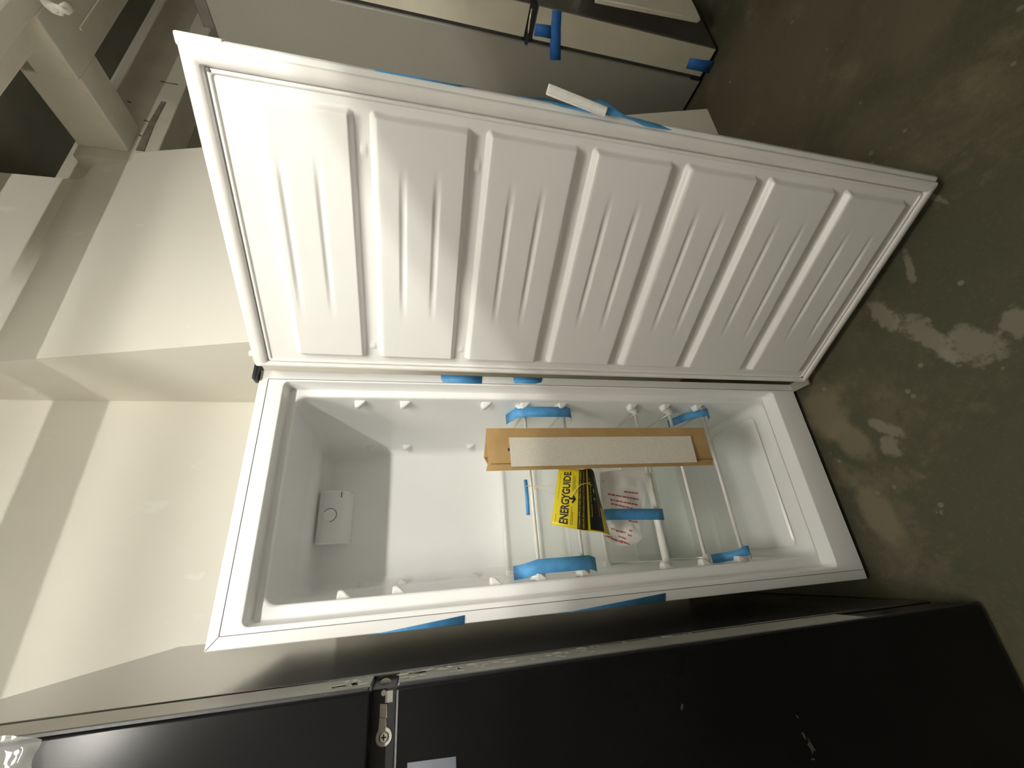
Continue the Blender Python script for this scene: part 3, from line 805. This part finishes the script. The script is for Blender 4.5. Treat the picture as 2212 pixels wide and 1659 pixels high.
hk = Vector((aty(1150, 1050, RY - 0.005).x, RY - 0.006, z1 + 0.005))
h1, h2 = aty(1199, 1069, 0.022), aty(1197, 1048, 0.022)
MB().tube([h1, h1.lerp(hk, 0.5) + Vector((0, -0.004, -0.006)), hk], 0.0008, 6).build('string', 'string', TG)
MB().tube([h2, h2.lerp(hk, 0.5) + Vector((0, 0, -0.004)), hk], 0.0008, 6).build('string', 'string', TG)
MB().tube([hk + Vector((0, 0.0, 0)), hk + Vector((0, -0.004, 0.006)), hk + Vector((0.002, 0.008, 0.010)), hk + Vector((0.003, 0.018, 0.0))], 0.0009, 6).build('string', 'string', TG)
MB().tube([sheet(0.5, 0.30, 0.002), sheet(0.62, 0.36, 0.008), sheet(0.72, 0.45, 0.006), sheet(0.75, 0.55, 0.004), sheet(0.76, 0.64, 0.004)], 0.0013, 6).build('string', 'string', TG)
MB().tube([sheet(0.75, 0.58, 0.004), sheet(0.71, 0.66, 0.005)], 0.0010, 6).build('string', 'string', TG)


# ------------------------------------------------------------------ plastic bag of papers taped to a shelf bar
BG = empty('plastic_bag', (0.24, RY - 0.02, 0.72), 'clear plastic bag with red warning print taped below the yellow tag', 'bag')
BYY = RY - 0.024
outline = [(1296, 1020), (1345, 1014), (1392, 1016), (1394, 1060), (1392, 1095), (1390, 1120), (1386, 1140), (1390, 1158), (1381, 1170), (1356, 1179), (1335, 1178), (1312, 1171), (1302, 1160), (1300, 1100), (1297, 1060)]
cxp, cyp = 1345, 1098


def bagp(px, py, lift=0.0):
    q = noise.noise(Vector((px * 0.03, py * 0.035, 1.7))) * 0.012 + noise.noise(Vector((px * 0.09, py * 0.08, 4.2))) * 0.004
    return aty(px, py, BYY - 0.002 + q - lift)


bm_ = MB(); nr = 14; no = 48
dense = []
for k in range(no):
    f = k / no * len(outline); i = int(f); fr_ = f - i
    a, c = outline[i], outline[(i + 1) % len(outline)]
    dense.append((a[0] + (c[0] - a[0]) * fr_, a[1] + (c[1] - a[1]) * fr_))
rings = [[bagp(cxp + (x - cxp) * (0.02 + 0.98 * j / nr), cyp + (y - cyp) * (0.02 + 0.98 * j / nr)) for x, y in dense] for j in range(nr + 1)]
bm_.loops(rings, smooth=True, cap0=True)
bm_.build('bag_film', 'bag', BG, recalc=False)
rd = MB()
lines = [((1348, 1062), (1379, 1066)), ((1313, 1067), (1379, 1079)), ((1318, 1079), (1379, 1091)), ((1320, 1088), (1366, 1098)), ((1358, 1125), (1377, 1128)),
         ((1330, 1146), (1352, 1151)), ((1320, 1141), (1328, 1144)), ((1359, 1145), (1367, 1148)), ((1308, 1158), (1322, 1161)), ((1336, 1158), (1352, 1164)), ((1356, 1155), (1364, 1158)), ((1320, 1163), (1345, 1172)), ((1340, 1168), (1360, 1176)), ((1302, 1037), (1304, 1041))]
for (xa, ya), (xb, yb) in lines:
    L_ = math.hypot(xb - xa, yb - ya); u = 0
    while u < L_ - 1:
        l = min(random.uniform(3.5, 9), L_ - u); q0 = u / L_; q1 = (u + l) / L_
        a = (xa + (xb - xa) * q0, ya + (yb - ya) * q0); c = (xa + (xb - xa) * q1, ya + (yb - ya) * q1); u += l + 1.2
        rd.add([bagp(a[0], a[1] - 1.7, 0.0015), bagp(c[0], c[1] - 1.7, 0.0015), bagp(c[0], c[1] + 1.7, 0.0015), bagp(a[0], a[1] + 1.7, 0.0015)], [(0, 1, 2, 3)])
tag(rd.build('red_print', 'red_ink', BG, recalc=False), kind='stuff')
pp = [(1305, 1112), (1330, 1111), (1360, 1111), (1400, 1111), (1422, 1111)]
strip([aty(x, y - 12, BYY - 0.012) for x, y in pp] + [aty(1431, 1099, BYY - 0.004)], [aty(x, y + 12, BYY - 0.012) for x, y in pp] + [aty(1435, 1123, BYY - 0.004)], 'tape_strip',
      'blue tape holding the plastic bag to the white sleeved shelf bar')

# ------------------------------------------------------------------ black refrigerator on the left
BR_ = empty('black_refrigerator', (-0.5, 0.28, 0), 'tall black steel refrigerator on the left of the white freezer, scuffed door edges', 'refrigerator')
bx0, bx1 = -0.92, -0.052
YF, YD, YC = -0.243, -0.146, -0.132
MB().box(bx0, bx1, YC, 0.812, 0.03, 2.126).build('cabinet', 'black_side', BR_, bevel=0.004)
for nm, za, zb in (('upper_door', 1.394, 2.118), ('lower_door', 0.018, 1.357)):
    d = MB().box(bx0, bx1 - 0.003, YF, YD - 0.002, za, zb).build(nm, 'black_front', BR_, bevel=0.005, seg=3)
    e = MB().box(bx1 - 0.0032, bx1, YF + 0.012, YD, max(za + 0.004, 0.345), zb - 0.004).build('door_edge', 'grey_edge', d)
    tag(e, 'grey door edge with pale scuffs')
    MB().box(bx0 + 0.01, bx1 - 0.012, YD - 0.002, YC, za + 0.01, zb - 0.01).build('door_gasket', 'dark_rubber', d)
    MB().box(bx1 - 0.004, bx1 + 0.0004, YF + 0.0035, YF + 0.013, za + 0.006, zb - 0.006).build('dark_bead', 'black_plastic', d)
    # scuffs along the edge
    sc = MB(); rnd = random.Random(3 if za > 1 else 5)
    for k in range(10 if za > 1 else 46):
        zz = (rnd.uniform(1.41, 1.47) if za > 1 else 1.345 - 0.62 * rnd.random() ** 1.6)
        yy = rnd.uniform(YF + 0.035, YD - 0.008) if zz > 1.0 or rnd.random() < .4 else YD - 0.004
        a, c2 = rnd.uniform(0.005, 0.013), rnd.uniform(0.004, 0.014)
        poly = [(yy + a * math.cos(q) * rnd.uniform(.6, 1.2), zz + c2 * math.sin(q) * rnd.uniform(.6, 1.2)) for q in [2 * math.pi * i / 7 for i in range(7)]]
        sc.add([(bx1 + 0.0004, y, z) for y, z in poly], [tuple(range(7))])
    so = sc.build('scuff', 'scuff', d); so['kind'] = 'stuff'
MB().box(bx0 + 0.02, bx1 - 0.006, YC + 0.01, 0.79, 0.0, 0.03).build('plinth', 'black_enamel', BR_)
MB().box(bx0 + 0.01, bx1 - 0.010, -0.205, YC, 1.355, 1.396).build('gap_liner', 'black_plastic', BR_)
hg = empty('x', (0, 0, 0), None, None); bpy.data.objects.remove(hg)
h = MB(); yg = -0.2065
def fx(px, py, y=yg): return aty(px, py, y)
# bracket: plate along the gap with a rounded end that carries the screw
c0 = fx(829, 1592); rad = 0.0125
poly = [fx(822, 1550), fx(829, 1550), fx(830, 1570)]
hq = (fx(814, 1609), fx(820, 1550), fx(834, 1550), fx(836, 1606))
h.hexa(list(hq), [p + Vector((0, 0.004, 0)) for p in hq])
h.tube([c0 + Vector((0, -0.0006, 0)), c0 + Vector((0, 0.004, 0))], rad, 18)
h.hexa([fx(821, 1521), fx(836, 1521), fx(836, 1551), fx(820, 1551)], [p + Vector((0, 0.004, 0)) for p in (fx(821, 1521), fx(836, 1521), fx(836, 1551), fx(820, 1551))])
HG = h.build('hinge', 'cream_steel', BR_)
tag(HG, 'cream painted steel hinge in the gap between the doors')
s_ = MB().tube([c0 + Vector((0, -0.0008, 0)), c0 + Vector((0, -0.0022, 0)), c0 + Vector((0, -0.0028, 0))], 0.005, 16, rad=[0.0075, 0.0075, 0.0055])
s_.build('screw', 'steel', HG)
xs = MB()
for dx, dz in ((0.004, 0.0010), (0.0010, 0.004)):
    xs.box(c0.x - dx, c0.x + dx, c0.y - 0.0031, c0.y - 0.0026, c0.z - dz, c0.z + dz)
xs.build('screw_cross', 'ink', HG)
pn = MB(); pA_ = Vector((bx1 - 0.016, -0.175, 1.377)); pn.tube([pA_ + Vector((0, -0.032, 0)), pA_ + Vector((0, 0.012, 0))], 0.0042, 8)
pn.tube([pA_ + Vector((0, 0.008, 0)), pA_ + Vector((0, 0.013, 0))], 0.013, 14); pn.box(bx1 - 0.03, bx1 - 0.014, -0.206, -0.196, 1.362, 1.374)
pn.build('hinge_pin', 'steel', HG)
# label on the lower door
q = [aty(880, 1648, YF - 0.0008), aty(985, 1634, YF - 0.0008)]
zt_, zb_ = q[0].z, q[1].z
lb = [q[0], q[1], Vector((q[1].x - 0.09, q[1].y, q[1].z)), Vector((q[0].x - 0.09, q[0].y, q[0].z))]
tag(MB().hexa(lb, [p + Vector((0, 0.0006, 0)) for p in lb]).build('door_label', 'sticker', BR_), 'blank grey label')

mk = MB()
for (px, py, a, c2, rot) in ((1473, 1527, 4, 11, 0.1), (1737, 1590, 3, 14, -0.5), (1752, 1612, 7, 22, -0.4), (1722, 1548, 2, 7, -0.6), (1756, 1640, 6, 3, 0.2)):
    pts = []
    for k in range(9):
        q_ = 2 * math.pi * k / 9; r_ = 0.75 + 0.25 * math.sin(3.1 * k + px)
        dx, dy = a * math.cos(q_) * r_, c2 * math.sin(q_) * r_
        pts.append(aty(px + dx * math.cos(rot) - dy * math.sin(rot), py + dx * math.sin(rot) + dy * math.cos(rot), YF - 0.0004))
    mk.add(pts, [tuple(range(9))])
tag(mk.build('smudge', 'smudge', BR_), kind='stuff')

# crumpled clear film on the upper door
fm = MB()
def filmp(u, v):
    x = -0.056 - 0.17 * v + 0.01 * math.sin(9 * u); z = 1.815 + 0.010 * math.sin(11 * v) + (0.25) * u - 0.05 * v
    q = noise.noise(Vector((x * 38 + z * 16, z * 30 - x * 12, 2.0))) ; r_ = noise.noise(Vector((x * 90, z * 55, 7.0)))
    return Vector((x, YF - 0.010 + 0.011 * q + 0.003 * r_, z))
fm.grid(filmp, 40, 34)
tag(fm.build('plastic_film', 'film', recalc=False), 'crumpled clear plastic film clinging to the upper black refrigerator door', 'plastic film')

# ------------------------------------------------------------------ grey refrigerator on the right
GR = empty('grey_refrigerator', (2.62, 0.2, 0), 'grey steel refrigerator standing behind the open white freezer door, blue tape on its edge', 'refrigerator')
gx0, gx1 = 2.20, 3.08
GYC, GYD, GYF = -0.150, -0.162, -0.285
MB().box(gx0, gx1, GYC, 0.62, 0.02, 2.172).build('cabinet', 'gray_panel', GR, bevel=0.006)
MB().box(gx0 + 0.002, gx1 - 0.002, GYC, 0.040, 2.172, 2.216).build('hinge_cover', 'gray_front', GR, bevel=0.004)
MB().box(gx0 + 0.05, gx1 - 0.05, GYC + 0.02, 0.6, 0.0, 0.022).build('plinth', 'black_plastic', GR)
for nm, za, zb in (('upper_door', 0.915, 2.165), ('lower_door', 0.03, 0.882)):
    d = MB().box(gx0 + 0.004, gx1, GYF, GYD - 0.004, za, zb).build(nm, 'gray_front', GR, bevel=0.006, seg=3)
    tag(MB().box(gx0, gx0 + 0.0045, GYF + 0.004, GYD - 0.004, za + 0.003, zb - 0.003).build('door_edge', 'tan_edge', d, bevel=0.0012), 'tan steel door edge')
    MB().box(gx0 + 0.012, gx1 - 0.012, GYD - 0.004, GYC, za + 0.01, zb - 0.01).build('door_gasket', 'dark_rubber', d)
MB().box(gx0 + 0.012, gx1 - 0.01, GYF + 0.02, GYC, 0.88, 0.917).build('gap_liner', 'black_plastic', GR)
tag(MB().tube([(gx0 + 0.006, GYF + 0.02, 0.908), (gx0 + 0.004, -0.22, 0.906), (gx0 + 0.005, GYC, 0.898)], 0.005, 8).build('gap_bead', 'steel', GR), 'bright strip in the gap')
MB().box(gx0 - 0.001, gx0 + 0.02, GYD - 0.02, GYC + 0.01, 0.895, 0.91).build('hinge', 'black_plastic', GR)
MB().box(gx0 + 0.001, gx0 + 0.03, GYD - 0.012, GYC + 0.012, 0.03, 0.075).build('lower_hinge', 'black_plastic', GR)
# foam wrapped handle hanging off the lower door
hd = MB(); hy = -0.36
a4 = [aty(1515, 42, hy), aty(1500, 12, hy - 0.01), aty(1488, -14, hy - 0.03), aty(1290, -60, hy - 0.03), aty(1290, -3, hy)]
bb = [p + Vector((0.016, 0.022, 0.0)) for p in a4]
n5 = 5
hd.add(a4 + bb, [tuple(range(5))[::-1], tuple(range(5, 10))] + [(i, (i + 1) % 5, 5 + (i + 1) % 5, 5 + i) for i in range(5)])
hd.box(2.37, 2.40, -0.345, GYF + 0.002, 0.66, 0.69)
tag(hd.build('handle', 'foam', GR, bevel=0.004), 'pale foam wrapped door handle')
# tape on its edge
gxt = gx0 - 0.0014
def gx(px, py): p = atx(px, py, gxt); return p
strip([gx(1193, 22), gx(1190, 60), gx(1188, 95), gx(1188, 130)], [gx(1213, 24), gx(1211, 60), gx(1211, 95), gx(1211, 130)], 'tape_strip', 'deep blue tape crossing the door edge of the grey refrigerator, upright of the T', 'deep_tape')
strip([gx(1157, 51), gx(1175, 53), gx(1190, 55)], [gx(1153, 78), gx(1172, 80), gx(1190, 84)], 'tape_strip', 'deep blue tape stub across the door gap of the grey refrigerator', 'deep_tape')
strip([gx(1490, 125), gx(1515, 129), gx(1541, 132)], [gx(1482, 148), gx(1506, 153), gx(1531, 158)], 'tape_strip', 'deep blue tape at the foot of the grey refrigerator door edge', 'deep_tape')

# ------------------------------------------------------------------ row of appliances behind the photographer, the tube lamp and the added fill panel
RZ = 2.232
for k, (xa, xb, words) in enumerate(((-1.25, -0.33, 'white refrigerator in the row facing the freezer, at the wall end'), (-0.31, 0.58, 'white refrigerator in the row facing the freezer, straight across from it'),
                                     (0.60, 1.49, 'white refrigerator in the row facing the freezer, second from the open end'), (1.51, 2.40, 'white refrigerator in the row facing the freezer, at the open end'))):
    r = empty('display_refrigerator', ((xa + xb) / 2, -1.9, 0), words, 'refrigerator', 'refrigerators in the facing row')
    MB().box(xa, xb, -2.30, -1.56, 0.02, RZ).build('cabinet', 'enamel', r, bevel=0.004)
    for nm, za, zb in (('upper_door', 0.86, RZ - 0.01), ('lower_door', 0.08, 0.84)):
        d = MB().box(xa + 0.003, xb - 0.003, -1.555, -1.50, za, zb).build(nm, 'enamel', r, bevel=0.006)
        MB().tube([(xa + 0.06, -1.47, za + 0.08), (xa + 0.06, -1.47, zb - 0.12)], 0.012, 10).build('handle', 'enamel', d)
    MB().box(xa + 0.04, xb - 0.04, -2.25, -1.57, 0.0, 0.02).build('plinth', 'black_plastic', r)


def tube_lamp(cx, cy, cz, words, strength_mat='tube', ln=1.2):
    r = empty('tube_lamp', (cx, cy, cz + 0.06), words, 'lamp', 'twin tube lamps under the joists')
    MB().box(cx - ln / 2 - 0.03, cx + ln / 2 + 0.03, cy - 0.065, cy + 0.065, cz + 0.032, cz + 0.085).build('lamp_housing', 'lamp_white', r, bevel=0.006)
    for dy in (-0.035, 0.035):
        MB().tube([(cx - ln / 2, cy + dy, cz), (cx + ln / 2, cy + dy, cz)], 0.0125, 12).build('tube', strength_mat, r)
        for sx in (-1, 1):
            MB().box(cx + sx * (ln / 2 + 0.012) - 0.012, cx + sx * (ln / 2 + 0.012) + 0.012, cy + dy - 0.016, cy + dy + 0.016, cz - 0.016, cz + 0.035).build('lamp_holder', 'lamp_white', r)
    MB().tube([(cx - 0.4, cy, cz + 0.08), (cx - 0.4, cy, 3.30)], 0.004, 6).build('hanger', 'steel', r)
    MB().tube([(cx + 0.4, cy, cz + 0.08), (cx + 0.4, cy, 3.30)], 0.004, 6).build('hanger', 'steel', r)


tube_lamp(0.08, LAMP_Y, LAMP_Z, 'lit twin tube lamp hanging above the facing row of white refrigerators')

# added fill light over the aisle, shaped as a flat panel, out of view
PX, PY = -0.22, -1.2
pl_ = empty('fill_panel', (PX, PY, 3.29), 'added square fill light panel between the joists over the aisle', 'lamp')
MB().box(PX - 0.30, PX + 0.30, PY - 0.35, PY + 0.35, 3.24, 3.299).build('lamp_housing', 'lamp_white', pl_, bevel=0.004)
MB().box(PX - 0.28, PX + 0.28, PY - 0.33, PY + 0.33, 3.235, 3.2395).build('fill_face', 'panel', pl_)
